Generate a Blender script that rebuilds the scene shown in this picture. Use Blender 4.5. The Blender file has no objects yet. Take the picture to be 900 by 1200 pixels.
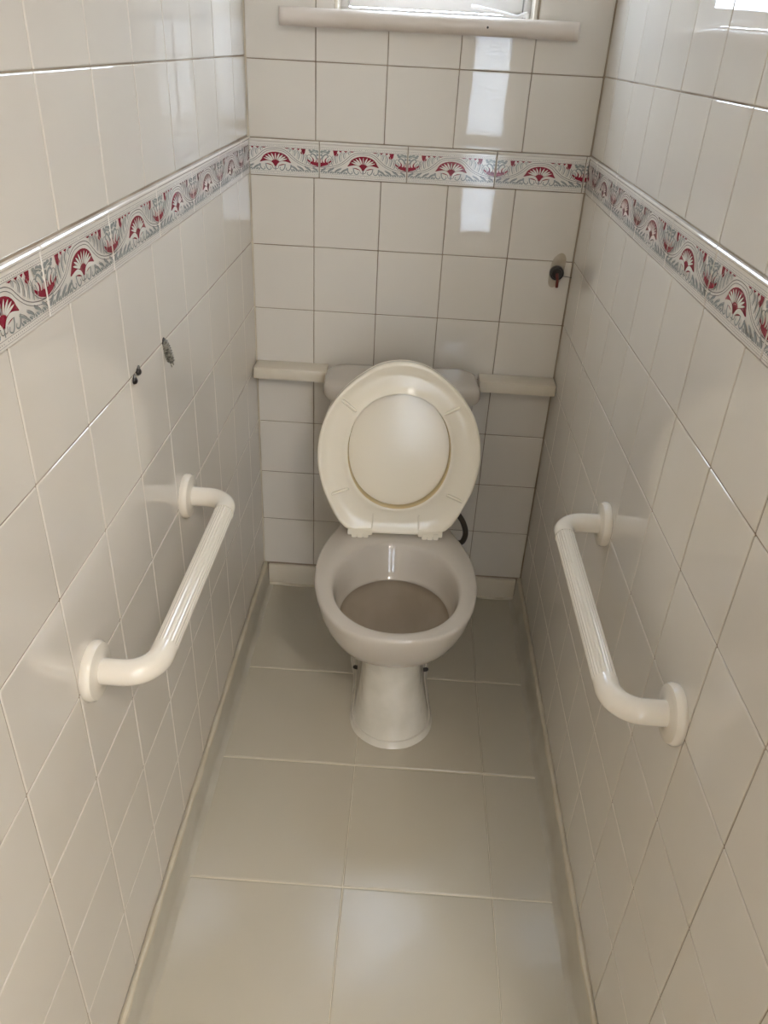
import bpy, bmesh, math, random
from mathutils import Vector, Matrix
random.seed(7)
S = bpy.context.scene
COL = S.collection
R = math.radians
PI = math.pi

# ------------------------------------------------------------------ camera
W = 0.760                      # room width
ZB = 1.138                     # underside of the patterned border
HB = 0.0764                    # border height
ZT = ZB + HB
P = 0.1517                     # wall tile pitch
YF = -1.56                     # doorway end of the little room
ZC = 2.36                      # ceiling
cd = bpy.data.cameras.new('camera')
cam = bpy.data.objects.new('camera', cd); COL.objects.link(cam)
cam.location = (0.3846, -1.8997, 1.4115)
cam.rotation_euler = (1.0298, -0.0468, 0.0480)
cd.sensor_fit = 'VERTICAL'; cd.sensor_height = 36.0
cd.lens = 920.3 / 1200 * 36.0
cd.clip_start = 0.01
S.camera = cam

# ------------------------------------------------------------------ sky, lights, exposure
wd = bpy.data.worlds.new('sky'); S.world = wd; wd.use_nodes = True
bgn = wd.node_tree.nodes['Background']
bgn.inputs[0].default_value = (0.76, 0.87, 1.0, 1)
bgn.inputs[1].default_value = 1.0
SKY = 13.0
bgn.inputs[1].default_value = SKY
S.view_settings.view_transform = 'Standard'
S.view_settings.look = 'None'
S.view_settings.gamma = 1
S.view_settings.exposure = 0.32

def portal(name, loc, rot, sx, sz):
    l = bpy.data.lights.new(name, 'AREA'); l.shape = 'RECTANGLE'; l.size = sx; l.size_y = sz
    l.cycles.is_portal = True
    o = bpy.data.objects.new(name, l); COL.objects.link(o); o.location = loc; o.rotation_euler = rot
portal('window_portal', (0.395, 0.22, 1.77), (R(-90), 0, 0), 0.46, 0.66)
HW = (0.60, 1.30, 0.30, 2.15)     # hall window x0 x1 z0 z1
HY = -3.4
portal('hall_window_portal', ((HW[0]+HW[1])/2, HY-0.2, (HW[2]+HW[3])/2), (R(90), 0, 0), HW[1]-HW[0]+.05, HW[3]-HW[2]+.05)
# added fill behind the viewer for frontal light (its ceiling base is built below)
ll = bpy.data.lights.new('hall_fill', 'POINT'); ll.energy = 31; ll.color = (1.0, 0.94, 0.87); ll.shadow_soft_size = 0.12
lo = bpy.data.objects.new('hall_fill_light', ll); COL.objects.link(lo); lo.location = (0.95, -2.35, 2.16)

# ------------------------------------------------------------------ materials
def srgb(r, g, b):
    f = lambda c: (c/255/12.92) if c/255 <= .04045 else ((c/255+.055)/1.055)**2.4
    return (f(r), f(g), f(b), 1)

def mat(name, col, rough=.5, metal=0, spec=.5, bump=0, bscale=30, var=0, vscale=6, col2=None, stretch=None, coat=0, detail=3):
    m = bpy.data.materials.new(name); m.use_nodes = True
    nt = m.node_tree; b = nt.nodes['Principled BSDF']
    b.inputs['Base Color'].default_value = col
    b.inputs['Roughness'].default_value = rough
    b.inputs['Metallic'].default_value = metal
    b.inputs['Specular IOR Level'].default_value = spec
    b.inputs['Coat Weight'].default_value = coat
    b.inputs['Coat Roughness'].default_value = .05
    b.inputs['IOR'].default_value = 1.58 if 'glaz' in name or 'china' in name else 1.5
    geo = nt.nodes.new('ShaderNodeNewGeometry')
    mp = nt.nodes.new('ShaderNodeMapping'); nt.links.new(geo.outputs['Position'], mp.inputs[0])
    if stretch: mp.inputs['Scale'].default_value = stretch
    if var > 0:
        n = nt.nodes.new('ShaderNodeTexNoise'); n.inputs['Scale'].default_value = vscale; n.inputs['Detail'].default_value = detail
        nt.links.new(mp.outputs[0], n.inputs[0])
        r = nt.nodes.new('ShaderNodeMapRange'); r.inputs[1].default_value = .35; r.inputs[2].default_value = .65
        r.inputs[3].default_value = 0; r.inputs[4].default_value = var
        nt.links.new(n.outputs[0], r.inputs[0])
        mx = nt.nodes.new('ShaderNodeMix'); mx.data_type = 'RGBA'
        nt.links.new(r.outputs[0], mx.inputs[0])
        mx.inputs[6].default_value = col
        mx.inputs[7].default_value = col2 or (col[0]*.6, col[1]*.57, col[2]*.5, 1)
        nt.links.new(mx.outputs[2], b.inputs['Base Color'])
    if bump > 0:
        n = nt.nodes.new('ShaderNodeTexNoise'); n.inputs['Scale'].default_value = bscale; n.inputs['Detail'].default_value = 2
        nt.links.new(mp.outputs[0], n.inputs[0])
        bp = nt.nodes.new('ShaderNodeBump'); bp.inputs['Strength'].default_value = 1; bp.inputs['Distance'].default_value = bump
        nt.links.new(n.outputs[0], bp.inputs['Height']); nt.links.new(bp.outputs[0], b.inputs['Normal'])
    return m

M = {}
M['tile'] = mat('glazed_tile', srgb(228, 221, 210), .018, bump=.00035, bscale=6, var=.35, vscale=5, col2=srgb(221, 214, 205))
M['tile_b'] = mat('border_glaze', srgb(234, 228, 220), .08)
M['grout'] = mat('grout', srgb(180, 166, 147), .85, bump=.0004, bscale=300, var=.8, vscale=9, col2=srgb(128, 109, 88))
M['red'] = mat('print_crimson', srgb(140, 22, 48), .12)
M['grey'] = mat('print_grey_green', srgb(150, 154, 152), .12)
M['dark'] = mat('print_dark', srgb(112, 104, 104), .12)
M['floor'] = mat('painted_floor', srgb(201, 192, 174), .22, bump=.0022, bscale=7, var=.45, vscale=2.6, col2=srgb(190, 182, 162), detail=5)
M['floorgap_glint'] = mat('floor_joint_highlight', srgb(226, 217, 196), .3)  # paint-filled joints, with the highlight on lit tile edges put into the colour
M['skirt'] = mat('painted_skirting', srgb(200, 193, 178), .3, bump=.0015, bscale=16, var=.4, vscale=8, col2=srgb(170, 160, 140))
M['bead'] = mat('sealant', srgb(214, 204, 184), .4, bump=.002, bscale=30, var=.5, vscale=14, col2=srgb(196, 182, 156))
M['white'] = mat('white_gloss_paint', srgb(226, 216, 198), .3, bump=.0004, bscale=40, var=.3, vscale=10, col2=srgb(206, 192, 170))
M['winw'] = mat('window_white_paint', srgb(240, 238, 236), .3)
M['sill'] = mat('sill_paint', srgb(224, 212, 200), .35, bump=.0006, bscale=25, var=.5, vscale=7, col2=srgb(205, 190, 172))
M['china'] = mat('vitreous_china', srgb(202, 193, 181), .05, bump=.0004, bscale=6)
M['foot'] = mat('foot_paint', srgb(229, 222, 209), .14, bump=.004, bscale=22, var=.5, vscale=14, col2=srgb(206, 200, 184))
M['bowl'] = mat('stained_bowl', srgb(192, 180, 164), .15, var=.5, vscale=7, col2=srgb(164, 148, 126))
M['water'] = mat('bowl_water', srgb(110, 96, 78), .03)
M['seat'] = mat('cream_plastic', srgb(247, 238, 219), .14)
M['seat_y'] = mat('yellowed_plastic', srgb(226, 204, 156), .25, var=.5, vscale=18, col2=srgb(206, 176, 122))
M['bar'] = mat('white_plastic_bar', srgb(236, 228, 214), .16)
M['black'] = mat('black_rubber', srgb(34, 28, 26), .3)
M['hose'] = mat('dark_hose', srgb(64, 56, 48), .35)
M['brown'] = mat('red_brown_wire', srgb(92, 34, 26), .35)
M['plug'] = mat('zinc_anchor', srgb(168, 164, 152), .3, metal=.5, bump=.002, bscale=400, var=.9, vscale=220, col2=srgb(70, 66, 58))
M['patch'] = mat('exposed_plaster', srgb(186, 172, 150), .8, bump=.001, bscale=90, var=.6, vscale=40, col2=srgb(212, 204, 190))
M['hall'] = mat('hall_wall_paint', srgb(226, 218, 204), .8, bump=.0005, bscale=60)
M['ceil'] = mat('ceiling_paint', srgb(238, 234, 226), .85)
M['carpet'] = mat('hall_floor', srgb(150, 140, 122), .8, bump=.002, bscale=300)
M['lampglass'] = mat('lamp_opal', srgb(245, 240, 230), .3)

def glass(name, frost, tint=(.95, .97, 1, 1)):
    m = bpy.data.materials.new(name); m.use_nodes = True; nt = m.node_tree
    nt.nodes.clear(); out = nt.nodes.new('ShaderNodeOutputMaterial')
    t = nt.nodes.new('ShaderNodeBsdfTransparent'); t.inputs[0].default_value = tint
    tr = nt.nodes.new('ShaderNodeBsdfTranslucent'); tr.inputs[0].default_value = (.95, .97, 1, 1)
    g = nt.nodes.new('ShaderNodeBsdfGlossy'); g.inputs['Roughness'].default_value = .05
    w = nt.nodes.new('ShaderNodeTexWave'); w.inputs['Scale'].default_value = 14; w.inputs['Distortion'].default_value = 9; w.wave_type = 'BANDS'; w.bands_direction = 'Z'
    geo = nt.nodes.new('ShaderNodeNewGeometry'); nt.links.new(geo.outputs['Position'], w.inputs[0])
    bp = nt.nodes.new('ShaderNodeBump'); bp.inputs['Distance'].default_value = .004; nt.links.new(w.outputs['Fac'], bp.inputs['Height'])
    nt.links.new(bp.outputs[0], g.inputs['Normal'])
    mx = nt.nodes.new('ShaderNodeMixShader'); mx.inputs[0].default_value = frost
    mr = nt.nodes.new('ShaderNodeMapRange'); mr.inputs[3].default_value = max(0, frost-.25); mr.inputs[4].default_value = min(1, frost+.25)
    nt.links.new(w.outputs['Fac'], mr.inputs[0]); nt.links.new(mr.outputs[0], mx.inputs[0])
    nt.links.new(t.outputs[0], mx.inputs[1]); nt.links.new(tr.outputs[0], mx.inputs[2])
    m2 = nt.nodes.new('ShaderNodeMixShader'); m2.inputs[0].default_value = .06
    nt.links.new(mx.outputs[0], m2.inputs[1]); nt.links.new(g.outputs[0], m2.inputs[2])
    nt.links.new(m2.outputs[0], out.inputs[0])
    return m
M['frost'] = glass('frosted_glass', .3)
M['door_glass'] = glass('patterned_door_glass', .6, (.50, .48, .45, 1))

# ------------------------------------------------------------------ helpers
def mesh_from(name, bm, mats, smooth=True, angle=40):
    me = bpy.data.meshes.new(name)
    bmesh.ops.recalc_face_normals(bm, faces=bm.faces)
    bm.to_mesh(me); bm.free()
    for m in (mats if isinstance(mats, (list, tuple)) else [mats]): me.materials.append(m)
    if smooth:
        me.shade_smooth(); me.set_sharp_from_angle(angle=R(angle))
    return me
def link(name, me, parent=None, label=None, cat=None, group=None, kind=None, mw=None):
    o = bpy.data.objects.new(name, me); COL.objects.link(o)
    if mw is not None: o.matrix_local = mw
    if parent: o.parent = parent
    if label: o['label'] = label
    if cat: o['category'] = cat
    if group: o['group'] = group
    if kind: o['kind'] = kind
    return o
def obj(name, bm, m, parent=None, smooth=True, angle=40, **k):
    return link(name, mesh_from(name, bm, m, smooth, angle), parent, **k)
def empty(name, loc=(0, 0, 0), rz=0, **k):
    o = link(name, None, **k); o.location = loc; o.rotation_euler = (0, 0, rz); return o
def box(bm, x0, x1, y0, y1, z0, z1, bev=0, seg=2, mi=0):
    r = bmesh.ops.create_cube(bm, size=1)
    vs = r['verts']
    for v in vs:
        v.co = Vector((x0+(v.co.x+.5)*(x1-x0), y0+(v.co.y+.5)*(y1-y0), z0+(v.co.z+.5)*(z1-z0)))
    fs = set(f for v in vs for f in v.link_faces)
    for f in fs: f.material_index = mi
    if bev:
        es = list(set(e for v in vs for e in v.link_edges))
        bmesh.ops.bevel(bm, geom=es, offset=bev, segments=seg, affect='EDGES', profile=.5)
def catmull(pts, n, closed=False):
    out = []; N = len(pts); segs = N if closed else N-1
    for i in range(segs):
        if closed: p = [pts[(i+j-1) % N] for j in range(4)]
        else: p = [pts[max(0, min(N-1, i+j-1))] for j in range(4)]
        for k in range(n):
            t = k/n
            out.append(tuple(.5*((2*p[1][d])+(-p[0][d]+p[2][d])*t+(2*p[0][d]-5*p[1][d]+4*p[2][d]-p[3][d])*t*t+(-p[0][d]+3*p[1][d]-3*p[2][d]+p[3][d])*t**3) for d in range(len(pts[0]))))
    if not closed: out.append(tuple(pts[-1]))
    return out
def loft(bm, rings, cap0=True, cap1=True, mis=None):
    vr = [[bm.verts.new(p) for p in r] for r in rings]
    for i in range(len(vr)-1):
        a, b = vr[i], vr[i+1]; n = len(a)
        for j in range(n):
            f = bm.faces.new((a[j], a[(j+1) % n], b[(j+1) % n], b[j]))
            if mis: f.material_index = mis[i]
    if cap0: bm.faces.new(vr[0][::-1]).material_index = mis[0] if mis else 0
    if cap1: bm.faces.new(vr[-1]).material_index = mis[-1] if mis else 0
    return vr
def tube(bm, pts, rad, seg=16, ribs=None):
    rings = []; n = len(pts)
    V = [Vector(p) for p in pts]
    up = Vector((0, 0, 1)); t0 = (V[1]-V[0]).normalized()
    if abs(t0.z) > .9: up = Vector((0, 1, 0))
    nx = t0.cross(up).normalized()
    for i in range(n):
        t = ((V[min(n-1, i+1)]-V[max(0, i-1)])).normalized()
        nx = (nx-t*nx.dot(t)).normalized(); ny = t.cross(nx)
        r = rad[i] if isinstance(rad, (list, tuple)) else rad
        ring = []
        for k in range(seg):
            a = 2*PI*k/seg
            rr = r*(1-.055*(k % 2)) if ribs else r
            ring.append(V[i]+nx*math.cos(a)*rr+ny*math.sin(a)*rr)
        rings.append(ring)
    loft(bm, rings)
def lathe_rings(axis_o, axis_d, prof, seg=40):
    d = Vector(axis_d).normalized(); a = Vector((0, 0, 1)) if abs(d.z) < .9 else Vector((0, 1, 0))
    u = d.cross(a).normalized(); v = d.cross(u)
    return [[Vector(axis_o)+d*h+(u*math.cos(2*PI*k/seg)+v*math.sin(2*PI*k/seg))*r for k in range(seg)] for r, h in prof]

# ------------------------------------------------------------------ wall shells
def struct(name, bm, m, parent=None, smooth=False, **k):
    return obj(name, bm, m, parent, smooth=smooth, kind=None if parent else 'structure', **k)
HOLE = (0.190, 0.602, 1.458, 2.08)
bm = bmesh.new()
BT = .16
box(bm, -.12, W+.12, 0, BT, -.05, HOLE[2]); box(bm, -.12, W+.12, 0, BT, HOLE[3], ZC+.05)
box(bm, -.12, HOLE[0], 0, BT, HOLE[2], HOLE[3]); box(bm, HOLE[1], W+.12, 0, BT, HOLE[2], HOLE[3])
wall_back = struct('wall_back', bm, M['grout'], label='white tiled end wall behind the toilet with patterned border and window')
bm = bmesh.new(); box(bm, -.12, 0, YF, 0, -.05, ZC+.05)
wall_left = struct('wall_left', bm, M['grout'], label='left tiled wall with two old fixing points above the grab bar')
bm = bmesh.new(); box(bm, W, W+.12, YF, 0, -.05, ZC+.05)
wall_right = struct('wall_right', bm, M['grout'], label='right tiled wall with bluish window reflections near its top')
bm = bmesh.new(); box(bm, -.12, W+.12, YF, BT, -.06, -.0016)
floor = struct('floor', bm, M['floorgap_glint'], label='floor of large square tiles painted beige')
bm = bmesh.new(); box(bm, -.12, W+.12, YF-.1, BT, ZC, ZC+.08)
struct('ceiling', bm, M['ceil'], label='plain white ceiling')

# local tile frames: u to the right as seen from inside, v up, n into the room
FR = {
 'back': lambda s, z: Matrix(((1, 0, 0, s), (0, 0, -1, 0), (0, 1, 0, z), (0, 0, 0, 1))),
 'left': lambda s, z: Matrix(((0, 0, 1, 0), (1, 0, 0, s), (0, 1, 0, z), (0, 0, 0, 1))),
 'right': lambda s, z: Matrix(((0, 0, -1, W), (-1, 0, 0, s), (0, 1, 0, z), (0, 0, 0, 1))),
}
G = .0010                       # half joint
TILES = {}
def tile_mesh(w, h):
    key = (round(w, 4), round(h, 4))
    if key in TILES: return TILES[key]
    bm = bmesh.new(); a, b = w/2-G, h/2-G
    def ring(i, n):
        x, y = a-i, b-i; c = .0012
        return [(-x+c, -y, n), (x-c, -y, n), (x, -y+c, n), (x, y-c, n), (x-c, y, n), (-x+c, y, n), (-x, y-c, n), (-x, -y+c, n)]
    loft(bm, [ring(0, -.0006), ring(0, .0006), ring(.0004, .0011), ring(.0014, .0015)], cap0=False)
    TILES[key] = mesh_from('tile', bm, M['tile'], True, 14)
    return TILES[key]
def put_tile(wall, side, s0, s1, z0, z1):
    if s1-s0 < .012 or z1-z0 < .012: return
    ms = (s0+s1)/2
    t = FR[side](-ms if side != 'back' else ms, (z0+z1)/2)
    t = t @ Matrix.Rotation(R(random.gauss(0, .045)), 4, 'X') @ Matrix.Rotation(R(random.gauss(0, .045)), 4, 'Y')
    link('tile', tile_mesh(s1-s0, z1-z0), wall, mw=t)
def cuts(first, lo, hi, pitch=P):
    out = [lo]; x = first
    while x < hi-.012:
        if x > lo+.012: out.append(x)
        x += pitch
    out.append(hi); return out
def rows(dz):
    zt = ZB+dz; o = [(zt-P*(k+1), zt-P*k) for k in range(7)]
    z = ZT+dz
    o2 = []
    while z < ZC-.01: o2.append((z, min(z+P, ZC))); z += P
    return o, o2
SK = ZB-7*P                     # top of the skirting
for side, wall, fb, fa, L, dz in (('back', wall_back, .1477, .1512, W, 0), ('left', wall_left, .1279, .1261, -YF, .004), ('right', wall_right, .1273, .1211, -YF, .001)):
    lo_, hi_ = rows(dz)
    for rr, first in ((lo_, fb), (hi_, fa)):
        c = cuts(first, .003, L-.0035)
        for (z0, z1) in rr:
            for i in range(len(c)-1):
                a, b = c[i], c[i+1]
                if side == 'back' and b > HOLE[0] and a < HOLE[1] and z1 > HOLE[2] and z0 < HOLE[3]:
                    if z0 < HOLE[2]: put_tile(wall, side, a, b, z0, HOLE[2])
                    if z1 > HOLE[3]: put_tile(wall, side, a, b, HOLE[3], z1)
                    zz0, zz1 = max(z0, HOLE[2]), min(z1, HOLE[3])
                    if a < HOLE[0]: put_tile(wall, side, a, HOLE[0], zz0, zz1)
                    if b > HOLE[1]: put_tile(wall, side, HOLE[1], b, zz0, zz1)
                else: put_tile(wall, side, a, b, z0, z1)

# ------------------------------------------------------------------ patterned border tiles
# millimetres: u 0..200, v 0..76; the print is laid as thin glaze shapes on each tile, mirrored about u=100
def stroke(pts, wid, n=5):
    c = catmull(pts, n); m = len(c); L = []; Rr = []
    for i, p in enumerate(c):
        q0, q1 = c[max(0, i-1)], c[min(m-1, i+1)]
        dx, dy = q1[0]-q0[0], q1[1]-q0[1]; l = math.hypot(dx, dy) or 1
        w = wid(i/(m-1)) if callable(wid) else wid
        L.append((p[0]-dy/l*w/2, p[1]+dx/l*w/2)); Rr.append((p[0]+dy/l*w/2, p[1]-dx/l*w/2))
    return [[L[i], L[i+1], Rr[i+1], Rr[i]] for i in range(m-1)]
leaf = lambda w: (lambda t: max(.25, w*math.sin(PI*min(1, t*.92+.08))**.8))
taper = lambda w: (lambda t: max(.3, w*(1-t)))
half = []                        # (material index, level, quads) in u 0..100
def S_(mi, lv, pts, w, n=5): half.append((mi, lv, stroke(pts, w, n)))
def poly(mi, lv, pts): half.append((mi, lv, [pts]))
# framing lines
for v in (10.5, 65.5): half.append((3, 1, [[(1, v), (100, v), (100, v+.45), (1, v+.45)]]))
for v in (4.3, 71.0): half.append((3, 1, [[(1, v), (100, v), (100, v+.35), (1, v+.35)]]))
u = 3.0
while u < 99:                    # bead rows
    for v in (7.6, 68.4):
        half.append((3, 1, [[(u-.75, v), (u, v-.8), (u+.75, v), (u, v+.8)]]))
    u += 4.2
# bell shaped ribbon
bell = [(0, 25), (16, 26), (34, 30), (50, 37), (62, 47), (72, 56), (84, 61.5), (100, 63)]
S_(3, 1, bell, 1.0); S_(3, 1, [(x, y-4.2) if x < 60 else (x+2.5*(1-(x-60)/40), y-4.0) for x, y in bell], .8)
# fan: crimson field with pale rays
fan = [(100, 21), (64, 31)]+[(100-32*math.sin(R(a)), 34+21*math.cos(R(a))) for a in (80, 66, 54, 40, 26, 12, 0)]
for i in range(1, len(fan)-1): half.append((1, 1, [[fan[0], fan[i], fan[i+1]]]))
for a, w in ((0, 3.0), (19, 3.4), (37, 3.6), (54, 3.6), (70, 3.0)):
    c, s = math.cos(R(a)), math.sin(R(a)); k = 1.25
    S_(0, 2, [(100-7*s*k, 32+5*c), (100-15*s*k, 33.5+12*c), (100-23*s*k, 34+18.6*c)], leaf(w), 3)
S_(0, 2, [(98, 20.5), (92, 27.5), (84, 31), (74, 30.5), (62, 28.5)], lambda t: 1.5+5*math.sin(PI*t), 4)
# plumes above the ribbon
for b0, tip, w in (((22, 29), (24, 47), 3.2), ((30, 31), (32, 54), 3.6), ((39, 35), (41, 60), 3.6), ((48, 40), (52, 63), 3.4), ((57, 47), (62, 64), 3.0), ((68, 56), (73, 65), 2.4)):
    m_ = ((b0[0]*.6+tip[0]*.4)-3.5, (b0[1]+tip[1])/2+1)
    S_(2, 1, [b0, m_, tip], leaf(w), 4)
    S_(0, 2, [(b0[0]+.3, b0[1]+2), (m_[0]+.6, m_[1]+.6), (tip[0]-.8, tip[1]-2)], leaf(w*.32), 3)
    S_(3, 1, [(b0[0]+3, b0[1]+2), (m_[0]+4, m_[1]+1), (tip[0]+3.2, tip[1]-1)], .6, 3)
# crimson spots between the plume tips
for pts in ([(31, 65), (42, 65), (40, 60), (43, 55), (37.5, 51), (33, 55), (35, 60)], [(44, 65), (51, 65), (48, 60.5)], [(55, 65), (64, 65), (60, 61.5)], [(68, 65), (80, 65), (74, 62.6)]):
    for i in range(1, len(pts)-1): half.append((1, 1, [[pts[0], pts[i], pts[i+1]]]))
# joint ornament: crimson cup and horn, grey scroll leaf over it
S_(1, 1, [(0.9, 31), (7, 32), (15, 33.5), (22, 37), (28, 42)], lambda t: 9.5*(1-t)**.8+1.0, 6)
S_(1, 1, [(15, 35), (13.5, 41), (16, 46), (20, 49)], taper(4.5), 4)
S_(1, 1, [(1.2, 36), (2.5, 42), (3, 47)], taper(4), 4)
S_(1, 1, [(8, 36), (6.5, 41), (8, 45)], taper(3), 4)
S_(3, 1, [(1, 25.5), (12, 27), (24, 33), (31, 42), (25, 52), (19, 51)], .8, 5)
S_(2, 1, [(5, 43), (9, 51), (16, 55), (20, 50), (16.5, 47.5)], lambda t: 4.2-2.6*t, 5)
for q in ((6, 60, 5), (13, 61.5, 4.5), (19, 59, 4), (4, 53, 3.5), (22, 62.5, 3)):
    n = 7; c = [(q[0]+q[2]*math.cos(2*PI*k/n)*(1+.15*(k % 2)), min(65, q[1]+q[2]*.8*math.sin(2*PI*k/n))) for k in range(n)]
    half.append((2, 1, [c]))
S_(0, 2, [(3, 56), (9, 60), (18, 62)], .8, 3)
# scrolls under the ribbon
for x, k in ((4, .8), (20, 1.0), (36, 1.1), (51, 1.15)):
    S_(2, 1, [(x, 13), (x+2, 17), (x+7, 20.5), (x+14*k, 22+k*3)], leaf(5.2), 4)
    S_(2, 1, [(x+4, 13.2), (x+7, 15), (x+11, 17.5)], leaf(3.4), 3)
    S_(2, 1, [(x+9, 13), (x+12, 14), (x+13.5, 17.5)], leaf(2.8), 3)
    S_(3, 1, [(x-1, 15.5), (x+2, 20), (x+8, 24), (x+13*k, 26.5)], .6, 3)
    S_(0, 2, [(x+2, 15), (x+6, 18), (x+12, 21)], .7, 3)
S_(2, 1, [(64, 27), (66, 18), (71, 13.5), (76, 16), (74, 20)], lambda t: 3.0-1.6*t, 4)
S_(2, 1, [(78, 29), (79, 20), (84, 13.5), (90, 16), (88.5, 21)], lambda t: 2.8-1.4*t, 4)
S_(3, 1, [(93, 26), (93.5, 19), (97, 16.5), (100, 18.5)], 1.0, 4)
S_(2, 1, [(100, 23), (99.6, 17), (100, 13)], lambda t: 1.6, 3)
BT_CACHE = {}
def border_mesh(length, u0, u1):
    """a full tile is `length` m long; u0..u1 is the piece of it that is kept"""
    key = (round(length, 4), round(u0, 4), round(u1, 4))
    if key in BT_CACHE: return BT_CACHE[key]
    bm = bmesh.new(); h = HB
    prof = [(G, -.0006), (G, .0018), (.0016, .0030), (.004, .0032), (h-.0075, .0032), (h-.0065, .0042), (h-.0048, .0060), (h-.0028, .0062), (h-.0012, .0048), (h-G, .0018), (h-G, -.0006)]
    e = .0011
    R0 = [[(x, v-h/2, n) for v, n in prof] for x in (G, G+e, length-G-e, length-G)]
    for x_i in (0, 3):
        R0[x_i] = [(p[0], p[1], p[2]-.0009 if p[2] > 0 else p[2]) for p in R0[x_i]]
    vr = [[bm.verts.new(p) for p in r] for r in R0]
    for i in range(3):
        for j in range(len(prof)-1):
            bm.faces.new((vr[i][j], vr[i+1][j], vr[i+1][j+1], vr[i][j+1]))
    bm.faces.new(vr[0]); bm.faces.new(vr[3][::-1])
    bmesh.ops.recalc_face_normals(bm, faces=bm.faces)
    sx = (length)/200.0; sy = (h-.008)/76.0
    for it, (mi, lv, polys) in enumerate(half):
        for pts in polys:
            for mir in (0, 1):
                co = []
                for (a, b) in pts:
                    uu = (200-a if mir else a)*sx
                    uu = min(max(uu, G+e), length-G-e)
                    co.append((uu, b*sy-h/2+.0005, .0032+(.00006 if lv == 1 else .00072)+.000006*it))
                if len(co) < 3: continue
                ar = sum(co[i][0]*co[(i+1) % len(co)][1]-co[(i+1) % len(co)][0]*co[i][1] for i in range(len(co)))
                if abs(ar) < 1e-9: continue
                if ar < 0: co = co[::-1]
                f = bm.faces.new([bm.verts.new(c) for c in co]); f.material_index = mi
    if u0 > 1e-4:
        bmesh.ops.bisect_plane(bm, geom=bm.verts[:]+bm.edges[:]+bm.faces[:], plane_co=(u0+G, 0, 0), plane_no=(-1, 0, 0), clear_outer=True)
    if u1 < length-1e-4:
        bmesh.ops.bisect_plane(bm, geom=bm.verts[:]+bm.edges[:]+bm.faces[:], plane_co=(u1-G, 0, 0), plane_no=(1, 0, 0), clear_outer=True)
    me = bpy.data.meshes.new('border_tile'); bm.to_mesh(me); bm.free()
    for k in ('tile_b', 'red', 'grey', 'dark'): me.materials.append(M[k])
    me.shade_smooth(); me.set_sharp_from_angle(angle=R(9))
    BT_CACHE[key] = me; return me
def border(wall, side, first, L, length, dz):
    zc = ZB+HB/2+dz; s = first-length
    while s < L-.01:
        a, b = max(s, .0035), min(s+length, L-.0035)
        if side == 'right' or side == 'back':   # u grows away from the corner
            t = FR[side](-s if side == 'right' else s, zc); u0, u1 = a-s, b-s
        else:
            t = FR[side](-(s+length), zc); u0, u1 = (s+length)-b, (s+length)-a
        t = t @ Matrix.Rotation(R(random.gauss(0, .1)), 4, 'X')
        link('border_tile', border_mesh(length, u0, u1), wall, mw=t)
        s += length
border(wall_back, 'back', .160, W, .1965, 0)
border(wall_left, 'left', .093, -YF, .2003, .003)
border(wall_right, 'right', .092, -YF, .1988, .001)

# caulk in the three inner corners
def caulk(x, y, sx, sy, z0, z1):
    bm = bmesh.new(); rings = []
    n = 40
    for i in range(n+1):
        z = z0+(z1-z0)*i/n; w = .0042+.0012*math.sin(i*1.7)+.0008*math.sin(i*4.1)
        rings.append([(x, y, z), (x+sx*w, y, z), (x+sx*w*.45, y+sy*w*.45, z), (x, y+sy*w, z)])
    loft(bm, rings); return bm
struct('trim_1', caulk(0, 0, 1, -1, SK, ZC), M['bead'], label='beige grout line in the left rear corner')
struct('trim_2', caulk(W, 0, -1, -1, SK, ZC), M['grout'], label='stained grout line in the right rear corner')

# ------------------------------------------------------------------ floor tiles and skirtings
FP = .2995
ys = [-.006, -.07]; y = -.07
yy = [-.004]+[-.370-FP*k for k in range(4)]+[YF+.002]
xx = [.0165, .3255, .6165, W-.0195]
def floor_tile(x0, x1, y0, y1):
    w, d = (x1-x0)/2-.0003, (y0-y1)/2-.0016
    if w < .004 or d < .004: return
    bm = bmesh.new()
    rg = lambda i, z: [(-w+i, -d+i, z), (w-i, -d+i, z), (w-i, d-i, z), (-w+i, d-i, z)]
    loft(bm, [rg(0, -.004), rg(0, -.0018), rg(min(.0012, w*.3), -.0004), rg(min(.003, w*.5), 0)], cap0=False)
    o = obj('floor_tile', bm, M['floor'], floor, angle=8)
    o.matrix_local = Matrix.Translation(((x0+x1)/2, (y0+y1)/2, 0)) @ Matrix.Rotation(R(random.gauss(0, .05)), 4, 'X')
for i in range(len(yy)-1):
    for j in range(len(xx)-1):
        floor_tile(xx[j], xx[j+1], yy[i], yy[i+1])

def skirting(name, x, sx):
    n = 60; bm = bmesh.new(); rings = []
    for i in range(n+1):
        y = -.004+(YF+.004)*i/n
        w = .0135+.0012*math.sin(i*.9)+.0008*math.sin(i*2.3)
        rings.append([(x, y, .0), (x+sx*(w+.014), y, .0), (x+sx*(w+.005), y, .005), (x+sx*w, y, .014), (x+sx*(w-.002), y, SK-.008), (x+sx*(w-.006), y, SK-.001), (x, y, SK)])
    loft(bm, rings)
    o = struct(name, bm, M['skirt'], smooth=True)
    bm = bmesh.new(); pts = []; rad = []
    for i in range(n*2+1):
        y = -.006+(YF+.008)*i/(n*2)
        pts.append((x+sx*.0062, y, SK-.001+.0008*math.sin(i*.7))); rad.append(.0058+.0012*math.sin(i*.53)+.0007*math.sin(i*1.9))
    tube(bm, pts, rad, 8)
    obj('sealant_bead', bm, M['bead'], o)
    return o
skirting('baseboard_left', 0, 1)['label'] = 'low painted skirting along the left wall'
skirting('baseboard_right', W, -1)['label'] = 'low painted skirting with pale sealant bead along the right wall'
bm = bmesh.new(); box(bm, .016, W-.016, -.009, 0, 0, SK-.004, .002)
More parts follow.
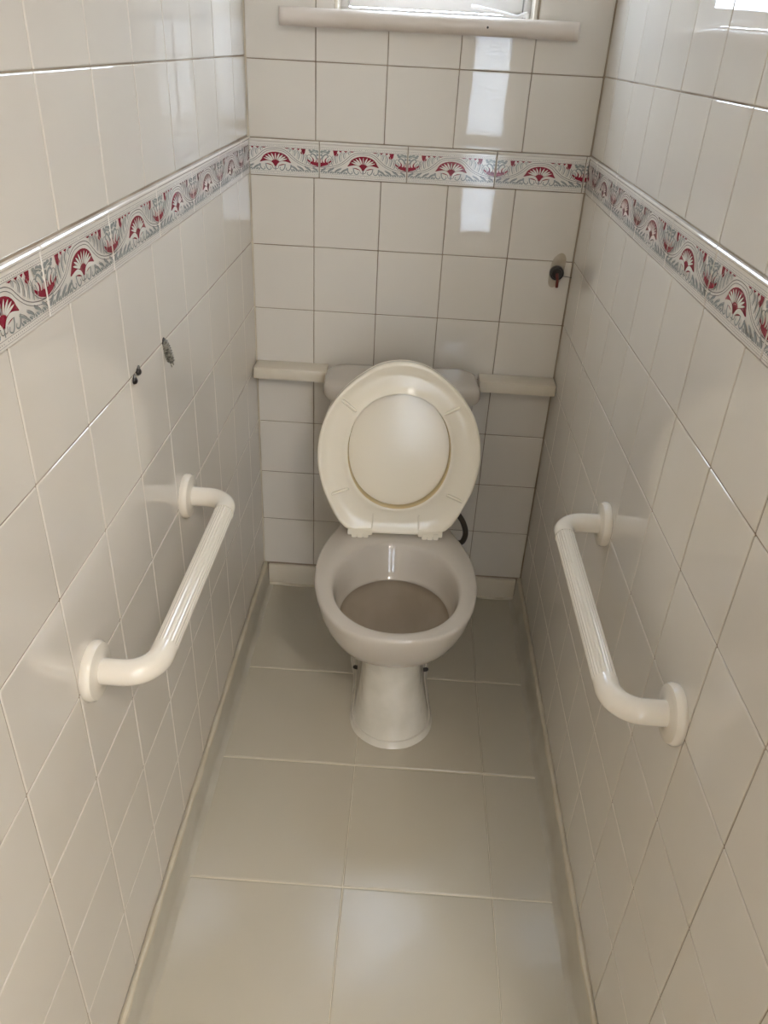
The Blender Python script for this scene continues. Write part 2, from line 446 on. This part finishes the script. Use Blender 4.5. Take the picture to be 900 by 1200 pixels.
bb = struct('baseboard_back', bm, M['white'], smooth=True, label='glossy white skirting tile strip behind the toilet')
bm = bmesh.new(); tube(bm, [(.012+i*.0184, -.0095, .004+.001*math.sin(i)) for i in range(41)], .0045, 8)
obj('sealant_bead', bm, M['bead'], bb)

# ledges either side of the cistern
def ledge(name, x0, x1, lab):
    bm = bmesh.new(); box(bm, x0, x1, -.058, -.0002, .671, .700, .0025)
    box(bm, x0, x1, -.010, -.0002, .655, .672, .001)
    o = struct(name, bm, M['white'], smooth=True, label=lab)
ledge('trim_3', .0035, .186, 'cream painted ledge left of the cistern')
ledge('trim_4', .567, W-.0035, 'cream painted ledge right of the cistern')

# ------------------------------------------------------------------ window over the toilet
w1 = empty('window_1', ((HOLE[0]+HOLE[1])/2, 0, HOLE[2]), kind='structure', label='small white painted window in a recess above the end wall tiles')
def wpart(name, fn, m, smooth=True):
    bm = bmesh.new(); fn(bm)
    bmesh.ops.translate(bm, verts=bm.verts, vec=-w1.location)
    return obj(name, bm, m, w1, smooth=smooth)
x0, x1, z0, z1 = HOLE
def rect_frame(bm, x0, x1, y0, y1, z0, z1, t, bev=.002, tb=None):
    tb = tb or t
    box(bm, x0, x1, y0, y1, z0, z0+tb, bev); box(bm, x0, x1, y0, y1, z1-t, z1, bev)
    box(bm, x0, x0+t, y0, y1, z0+tb, z1-t, bev); box(bm, x1-t, x1, y0, y1, z0+tb, z1-t, bev)
wpart('frame', lambda b: rect_frame(b, x0, x1, .075, .135, z0, z1, .022, tb=.010), M['winw'])
wpart('sash', lambda b: rect_frame(b, x0+.024, x1-.024, .070, .108, z0+.0125, z1-.024, .035, tb=.030), M['winw'])
wpart('pane', lambda b: box(b, x0+.055, x1-.055, .088, .092, z0+.040, z1-.055), M['frost'])
def reveal(bm):
    box(bm, x0-.001, x0+.006, .0, .075, z0, z1); box(bm, x1-.006, x1+.001, 0, .075, z0, z1); box(bm, x0, x1, 0, .075, z1-.006, z1)
wpart('reveal_lining', reveal, M['white'], False)
def sill(bm):
    # bullnosed timber board with horns
    n = 10
    def prof(r, x):
        out = [(x, -.0022, 1.4275), (x, -.030, 1.4275)]
        for k in range(n+1):
            a = -PI/2-PI*k/n
            out.append((x, -.030+math.cos(a)*.0160*r, 1.4445+math.sin(a)*.0165))
        out += [(x, -.0022, 1.461)]
        return out
    xs = [(.0800, .35), (.0815, .7), (.0850, .92), (.091, 1), (.3, 1), (.5, 1), (.676, 1), (.682, .92), (.6855, .7), (.687, .35)]
    loft(bm, [prof(r, x) for x, r in xs])
    box(bm, x0, x1, -.004, .075, 1.4455, 1.459, .001)
s_ = wpart('window_sill', sill, M['sill']); s_['label'] = 'bullnosed cream timber sill with rounded ends'
def nail(bm):
    loft(bm, lathe_rings((.502, -.0455, 1.443), (0, -1, 0), [(.0022, 0), (.0022, .0012), (.0012, .0016)], 10))
wpart('screw_head', nail, M['hose'])
def stay(bm):
    tube(bm, catmull([(.47, .050, 1.480), (.50, .046, 1.4765), (.54, .040, 1.4700), (.565, .036, 1.4655), (.578, .034, 1.4705), (.586, .034, 1.4725)], 5), .0035, 8)
    box(bm, .580, .590, .030, .050, 1.459, 1.4725, .0015)
wpart('window_stay', stay, M['winw'])

# ------------------------------------------------------------------ toilet
TR = R(3.0)
toilet = empty('toilet', (.378, -.25, 0), TR, label='white ceramic toilet with cream seat and lid standing raised against the cistern', cat='toilet')
N = 72
def resample(ctrl, cy, n=N):
    """closed right-half control points (x>=0) mirrored, resampled by angle about (0, cy)"""
    full = [(x, y) for x, y in ctrl]+[(-x, y) for x, y in ctrl[::-1] if x > 1e-6]
    c = catmull(full, 24, True)
    an = [math.atan2(p[1]-cy, p[0]) for p in c]; out = []
    for k in range(n):
        a = -PI+2*PI*(k+.5)/n
        best = None
        for i in range(len(c)):
            a0, a1 = an[i], an[(i+1) % len(c)]
            d = (a1-a0+PI) % (2*PI)-PI; e = (a-a0+PI) % (2*PI)-PI
            if d != 0 and 0 <= e/d <= 1:
                t = e/d; q = c[(i+1) % len(c)]
                best = (c[i][0]+(q[0]-c[i][0])*t, c[i][1]+(q[1]-c[i][1])*t); break
        out.append(best or c[0])
    return out
# toilet-local coordinates: y = world y + .25
O = .25
rim = resample([(0, -.456), (.045, -.452), (.092, -.436), (.130, -.403), (.158, -.352), (.174, -.290), (.179, -.235), (.176, -.170), (.160, -.100), (.138, -.040), (.122, .03), (.116, .098), (.06, .103), (0, .103)], -.45+O)
foot = resample([(0, -.606+O), (.040, -.598+O), (.078, -.566+O), (.094, -.520+O), (.092, -.46+O), (.090, -.38+O), (.098, -.32+O), (.098, -.24+O), (.085, -.20+O), (.04, -.19+O), (0, -.19+O)], -.45+O)
neck = resample([(0, -.566+O), (.030, -.560+O), (.056, -.535+O), (.066, -.49+O), (.067, -.44+O), (.068, -.38+O), (.072, -.32+O), (.075, -.24+O), (.07, -.18+O), (.04, -.165+O), (0, -.165+O)], -.45+O)
def inner(hw, yf, yb, n=N, p=2.1):
    cy = yf+(yb-yf)*.5; out = []
    # same angles as the outer rings
    for k in range(n):
        a = -PI+2*PI*(k+.5)/n
        c, s = math.cos(a), math.sin(a); b = (yb-yf)/2
        r = 1/((abs(c)/hw)**p+(abs(s)/b)**p)**(1/p)
        out.append((r*c, cy+r*s))
    return out
def mixr(a, b, t, sc=1.0, z=0, dx=0):
    return [((p[0]*(1-t)+q[0]*t)*sc+dx, p[1]*(1-t)+q[1]*t, z) for p, q in zip(a, b)]
rings = []
for z, t, sc in ((.0, 0, 1.0), (.004, .0, 1.0), (.012, .06, .985), (.03, .25, 1.0), (.07, .52, 1.0), (.12, .78, 1.0), (.17, .96, 1.0), (.20, 1.0, 1.0), (.222, .97, 1.02)):
    rings.append(mixr(foot, neck, t, sc, z, .009*(1-z/.25)))
for z, t in ((.232, .16), (.250, .34), (.272, .53), (.297, .70), (.322, .825), (.346, .91), (.368, .965), (.384, .992), (.392, 1.0)):
    rings.append(mixr(neck, rim, t, 1.0, z))
rings.append([(p[0]*.999, (p[1]+.2)*.999-.2, .3965) for p in rim])
rings.append([(p[0]*.988, (p[1]+.2)*.991-.2, .4000) for p in rim])
rings.append([(p[0]*.965, (p[1]+.2)*.978-.2, .4008) for p in rim])
def ring_i(hw, yf, yb, z): return [(x, y, z) for x, y in inner(hw, yf+O, yb+O)]
i1 = ring_i(.143, -.682, -.350, .4005)
rings.append(mixr([(p[0], p[1]) for p in rings[-1]], i1, .5, 1, .4013))
rings.append(i1)
rings.append(ring_i(.139, -.679, -.354, .3975))
rings.append(ring_i(.1355, -.677, -.360, .390))
rings.append(ring_i(.1315, -.673, -.370, .368))
rings.append(ring_i(.1275, -.669, -.382, .345))
rings.append(ring_i(.1235, -.666, -.392, .329))
rings.append(ring_i(.1210, -.663, -.396, .3250))
rings.append(ring_i(.1215, -.662, -.395, .3215))
nb = len(rings)-1
rings.append(ring_i(.1225, -.661, -.392, .318))
rings.append(ring_i(.115, -.645, -.392, .300))
rings.append(ring_i(.095, -.610, -.394, .268))
rings.append(ring_i(.068, -.570, -.402, .230))
rings.append(ring_i(.050, -.54, -.415, .19))
rings.append(ring_i(.035, -.52, -.44, .15))
bm = bmesh.new()
mis = [0]*(len(rings)-1)
for i in range(nb, len(mis)): mis[i] = 1
for i in range(0, 9): mis[i] = 2
loft(bm, rings, mis=mis)
obj('pan', bm, [M['china'], M['bowl'], M['foot']], toilet, angle=60)
bm = bmesh.new(); loft(bm, [ring_i(.042, -.53, -.43, .168), ring_i(.042, -.53, -.43, .169)]); obj('water', bm, M['water'], toilet, label='still water in the bowl')
# painted collar round the foot and the two fixing bolts
bm = bmesh.new()
def collar(s, z): return [(p[0]*s+.009, (p[1]+.18)*s-.18, z) for p in foot]
loft(bm, [collar(1.0, .0), collar(1.06, .0), collar(1.03, .004), collar(1.005, .012), collar(.98, .013)])
obj('foot_bead', bm, M['foot'], toilet, label='lumpy white sealant collar round the foot')
for sx in (-1, 1):
    bm = bmesh.new(); loft(bm, lathe_rings((.009+sx*.089, -.375+O, .030), (sx, 0, .25), [(.0055, -.006), (.0055, .004), (.003, .008)], 12))
    obj('fixing_bolt', bm, M['black'], toilet)
# cistern
def rrect(hw, y0, y1, r, z, n=8, ox=.004):
    out = []
    for cx, cy, a0 in ((hw-r, y0+r, -90), (hw-r, y1-r, 0), (-hw+r, y1-r, 90), (-hw+r, y0+r, 180)):
        for k in range(n+1):
            a = R(a0+90*k/n); out.append((ox+cx+r*math.cos(a), cy+r*math.sin(a), z))
    return out
CY0, CY1 = -.188+O, -.036+O
bm = bmesh.new()
loft(bm, [rrect(.155, CY0+.02, CY1, .03, .385), rrect(.163, CY0+.012, CY1, .035, .40), rrect(.170, CY0+.006, CY1, .04, .55), rrect(.173, CY0+.004, CY1, .04, .682)])
obj('cistern', bm, M['china'], toilet)
bm = bmesh.new()
loft(bm, [rrect(.177, CY0+.002, CY1, .04, .680), rrect(.183, CY0-.002, CY1+.003, .042, .682), rrect(.187, CY0-.005, CY1+.004, .045, .690), rrect(.186, CY0-.004, CY1+.004, .045, .706),
          rrect(.181, CY0+.001, CY1+.002, .043, .716), rrect(.173, CY0+.009, CY1-.004, .040, .7205), rrect(.150, CY0+.025, CY1-.02, .03, .7225)])
obj('cistern_lid', bm, M['china'], toilet)
# seat and lid, raised.  plane coordinates: a across, s up the seat from the hinge, h towards the room
lean = R(11.0); HY_, HZ = -.322+O, .409
def sp(a, s, h):
    return (a, HY_+s*math.sin(lean)-h*math.cos(lean), HZ+s*math.cos(lean)+h*math.sin(lean))
SC = 1.0
seat_ctrl = [(0, .0), (.085, .002), (.117, .011), (.139, .035), (.160, .077), (.176, .117), (.185, .160), (.1865, .200), (.181, .243), (.163, .293), (.129, .340), (.092, .372), (.050, .397), (0, .406)]
oc = .20
outer = resample(seat_ctrl, oc)
hole = [( r[0], r[1]) for r in inner(.118, .064, .334)]
def lerp2(t, h, sc=1.0):
    return [sp((o[0]*(1-t)+i[0]*t)*sc, ((o[1]*(1-t)+i[1]*t)-oc)*sc*SC+oc*SC, h) for o, i in zip(outer, hole)]
rs = [lerp2(0, -.0165, .985), lerp2(0, -.0165, .997), lerp2(0, -.012, 1.0), lerp2(.0, .0075, 1.0), lerp2(.02, .0105), lerp2(.07, .0115), lerp2(.13, .0105), lerp2(.22, .0065), lerp2(.45, .0050), lerp2(.74, .0058), lerp2(.87, .0085), lerp2(.94, .0110), lerp2(.98, .0108), lerp2(1.0, .0085), lerp2(1.035, -.014), lerp2(1.0, -.0165)]
bm = bmesh.new(); loft(bm, rs+[rs[0]], cap0=False, cap1=False, mis=[0]*13+[1]*2+[0])
bmesh.ops.remove_doubles(bm, verts=bm.verts, dist=1e-6)
seat = obj('seat', bm, [M['seat'], M['seat_y']], toilet, angle=70, label='cream plastic seat ring with rounded oval opening')
def solid(t, sc, h): return [sp(o[0]*sc, (o[1]-oc)*sc*SC+oc*SC, h) for o in outer]
bm = bmesh.new(); loft(bm, [solid(0, .93, -.0190), solid(0, .985, -.0190), solid(0, .998, -.0200), solid(0, 1.002, -.0235), solid(0, .992, -.0275), solid(0, .94, -.031), solid(0, .6, -.034), solid(0, .1, -.035)])
obj('lid', bm, M['seat'], toilet, angle=70, label='cream plastic lid behind the seat ring')
def bump_bar(a, s, ang, ln=.034):
    bm = bmesh.new(); c, d = math.cos(ang), math.sin(ang); rings = []
    for k, (t, w) in enumerate(((-.5, .2), (-.46, .8), (-.3, 1), (.3, 1), (.46, .8), (.5, .2))):
        ring = []
        for j in range(8):
            q = 2*PI*j/8; ww = .0042*w*math.cos(q); hh = .0060+.0068*w*math.sin(q)
            ring.append(sp(a+c*t*ln-d*ww, s+d*t*ln+c*ww, hh))
        rings.append(ring)
    loft(bm, rings); obj('buffer', bm, M['seat'], seat)
bump_bar(-.118, .304, R(-38), .044); bump_bar(.114, .301, R(28), .042); bump_bar(-.133, .101, R(22), .044); bump_bar(.135, .094, R(-24), .042)
for sx in (-1, 1):
    bm = bmesh.new()
    def bx(a0, a1, s0, s1, h0, h1, bev=.0015):
        r = bmesh.ops.create_cube(bm, size=1)
        for v in r['verts']: v.co = Vector(sp(a0+(v.co.x+.5)*(a1-a0), s0+(v.co.y+.5)*(s1-s0), h0+(v.co.z+.5)*(h1-h0)))
        bmesh.ops.bevel(bm, geom=list(set(e for v in r['verts'] for e in v.link_edges)), offset=bev, segments=2, affect='EDGES')
    c = sx*.083
    bx(c-.029, c+.029, -.004, .012, -.004, .0125)
    bx(c-.020, c-.007, -.010, .006, .000, .014); bx(c+.007, c+.020, -.010, .006, .000, .014)
    bx(c-.006, c+.006, -.014, .004, -.002, .012, .001)
    obj('hinge', bm, M['seat'], seat)
    bm = bmesh.new()
    q = sx*.054; r_ = []
    for k in range(7): r_.append(sp(q+.001*sx*math.sin(k), .004+.0075*k, .0052+.0022))
    tube(bm, r_, .0016, 6); obj('rib', bm, M['seat'], seat)
# hinge posts down to the pan
for sx in (-1, 1):
    bm = bmesh.new(); loft(bm, lathe_rings((sx*.083, HY_-.001, .398), (0, 0, 1), [(.011, 0), (.011, .004), (.006, .006), (.006, .016)], 16)); obj('hinge_post', bm, M['seat'], toilet)
# supply hose
bm = bmesh.new()
tube(bm, catmull([(.150, .125, .400), (.165, .118, .365), (.186, .112, .335), (.197, .112, .300), (.192, .118, .268), (.178, .13, .255)], 6), .0075, 12)
obj('supply_hose', bm, M['hose'], toilet, label='short dark curved water hose behind the pan')

# ------------------------------------------------------------------ grab bars
def grab_bar(x, sx, y0, y1, z, lab, off=.083):
    t = empty('grab_bar', (x, (y0+y1)/2, z), label=lab, cat='grab bar', group='pair of white grab bars')
    yc = (y0+y1)/2
    L = lambda a, b, c: (sx*a, b-yc, c)
    for y in (y0, y1):
        bm = bmesh.new()
        loft(bm, lathe_rings(L(.0016, y, 0), (sx, 0, 0), [(.0395, 0), (.0405, .003), (.0400, .0085), (.0375, .0125), (.030, .0140), (.021, .0142), (.0195, .0150)], 48))
        obj('flange', bm, M['bar'], t)
    r = .0165; br = .040
    for y, d in ((y0, 1), (y1, -1)):     # elbows
        pts = [L(.012, y, 0), L(off-br, y, 0)]
        for k in range(1, 13):
            a = PI/2*k/12; pts.append(L(off-br+br*math.sin(a), y+d*(br-br*math.cos(a)), 0))
        pts += [L(off, y+d*(br+.012), 0)]
        rad = [r+.0008]*(len(pts))
        bm = bmesh.new(); tube(bm, pts, rad, 32); obj('elbow', bm, M['bar'], t)
    bm = bmesh.new()
    ya, yb = y0+br+.010, y1-br-.010
    # rings kept slightly inside the elbow collars; fluted grip
    tube(bm, [L(off, ya, 0), L(off, ya+.0005, 0), L(off, (ya+yb)/2, 0), L(off, yb-.0005, 0), L(off, yb, 0)], r, 46, ribs=True)
    me = mesh_from('grip', bm, M['bar'], False)
    link('grip', me, t, label='finely fluted straight grip')
    return t
grab_bar(0, 1, -1.150, -.692, .694, 'white grab bar with fluted grip fixed to the left wall')
grab_bar(W, -1, -1.152, -.690, .690, 'white grab bar with fluted grip fixed to the right wall')

# ------------------------------------------------------------------ small fixings
t = empty('wall_anchor', (0.0016, -.724, .984), label='grey ribbed wall anchor hanging out of a joint in the left tiled wall', cat='wall anchor')
bm = bmesh.new(); pts = []; rad = []
for i in range(19):
    q = i/18; pts.append((-.002+.011*q**.8, .002*math.sin(q*3), .006-.032*q)); rad.append((.0066-.0016*q)*(1+.30*(i % 2)))
tube(bm, pts, rad, 12); obj('sleeve', bm, M['plug'], t)
bm = bmesh.new()
for k in (-1, 1): tube(bm, [(.008, .002*k, -.024), (.011, .005*k, -.033)], [.0022, .001], 6)
obj('split_tip', bm, M['plug'], t)
bm = bmesh.new(); loft(bm, lathe_rings((-.0004, 0, .006), (1, 0, 0), [(.0075, 0), (.0072, .0014)], 14)); obj('hole_rim', bm, M['black'], t)
for y, z, lab in ((-.853, .990, 'small black plug in the left wall joint, the one nearer the grey anchor'), (-.872, .984, 'small black plug in the left wall joint, the one farther from the grey anchor')):
    bm = bmesh.new(); loft(bm, lathe_rings((.0016, y, z), (1, 0, 0), [(.0052, -.001), (.0056, .0015), (.0044, .004), (.002, .0055)], 16))
    tube(bm, [(.003, y, z+.003), (.0035, y+.002, z+.009)], [.003, .0012], 8)
    o = obj('wall_plug', bm, M['black'], label=lab, cat='wall plug', group='two small black plugs in the left wall')
# capped pipe stub in its cut slot
st = empty('pipe_stub', (.7225, -.0016, .966), label='black round cap with red-brown tail over a rough slot cut in the end wall', cat='pipe cap')
bm = bmesh.new(); ring = []
for k in range(40):
    a = 2*PI*k/40; rr = 1+.05*math.sin(3*a)
    ring.append((math.cos(a)*.0165*rr+.006*math.sin(a), math.copysign(abs(math.sin(a))**.7, math.sin(a))*.040))
loft(bm, [[(x, 0, z) for x, z in ring], [(x, -.0006, z) for x, z in ring]]); obj('slot_filler', bm, M['patch'], st)
bm = bmesh.new(); loft(bm, lathe_rings((-.001, 0, -.004), (0, -1, 0), [(.0150, 0), (.0165, .004), (.0165, .014), (.0145, .018), (.0125, .0185), (.0118, .016), (.004, .015)], 32)); obj('cap', bm, M['black'], st)
bm = bmesh.new(); tube(bm, catmull([(-.001, -.016, -.004), (0, -.020, -.012), (.002, -.016, -.022), (.0035, -.013, -.036)], 4), [.0035]*13, 10); obj('tail', bm, M['brown'], st)
bm = bmesh.new(); tube(bm, [(.014, -.006, -.011), (.035, -.010, -.0125)], .0007, 6); obj('wire', bm, M['black'], st)

# ------------------------------------------------------------------ doorway end and the hall behind the viewer
bm = bmesh.new()
box(bm, -.95, -.03, YF-.1, YF-.0005, -.05, ZC+.1); box(bm, W+.03, 1.75, YF-.1, YF-.0005, -.05, ZC+.1); box(bm, -.03, W+.03, YF-.1, YF-.0005, 2.03, ZC+.1)
struct('wall_front', bm, M['hall'], label='plain wall holding the doorway')
bm = bmesh.new()
box(bm, -.029, .0, YF-.1, YF-.001, -.003, 2.03, .001); box(bm, W, W+.029, YF-.1, YF-.001, -.003, 2.03, .001); box(bm, -.029, W+.029, YF-.1, YF-.001, 2.0, 2.03, .001)
struct('door_1', bm, M['winw'], smooth=True, label='white painted door lining')
bm = bmesh.new(); box(bm, -.95, 1.75, HY-.14, YF, -.06, -.003); struct('floor_hall', bm, M['carpet'])
bm = bmesh.new(); box(bm, -.95, 1.75, HY-.14, YF-.1, ZC, ZC+.08); struct('ceiling_hall', bm, M['ceil'])
bm = bmesh.new(); box(bm, -1.05, -.95, HY-.14, YF, -.05, ZC+.1); struct('wall_hall_left', bm, M['hall'])
bm = bmesh.new(); box(bm, 1.75, 1.85, HY-.14, YF, -.05, ZC+.1); struct('wall_hall_right', bm, M['hall'])
bm = bmesh.new()
box(bm, -.95, HW[0], HY-.14, HY, -.05, ZC+.1); box(bm, HW[1], 1.75, HY-.14, HY, -.05, ZC+.1)
box(bm, HW[0], HW[1], HY-.14, HY, -.05, HW[2]); box(bm, HW[0], HW[1], HY-.14, HY, HW[3], ZC+.1)
struct('wall_hall_back', bm, M['hall'])
w2 = empty('window_2', (0, 0, 0), kind='structure', label='hall window with frosted panes')
bm = bmesh.new(); xm = (HW[0]+HW[1])/2
rect_frame(bm, HW[0], HW[1], HY-.10, HY-.03, HW[2], HW[3], .07); box(bm, xm-.075, xm+.075, HY-.10, HY-.02, HW[2]+.07, HW[3]-.07, .002)
for zb in (.92, 1.52): box(bm, HW[0]+.07, HW[1]-.07, HY-.098, HY-.032, zb-.03, zb+.03, .002)
obj('frame', bm, M['winw'], w2)
for a, b in ((HW[0]+.07, xm-.075), (xm+.075, HW[1]-.07)):
    bm = bmesh.new(); box(bm, a, b, HY-.068, HY-.062, HW[2]+.05, HW[3]-.05); obj('pane', bm, M['door_glass'], w2, smooth=False)
bm = bmesh.new(); loft(bm, lathe_rings((.95, -2.35, ZC), (0, 0, -1), [(.10, 0), (.10, .02), (.09, .03)], 32)); 
o = obj('fill_light_base', bm, M['winw'], label='round ceiling base added for the hall fill light', cat='ceiling light')  # unseen base that goes with the added hall fill
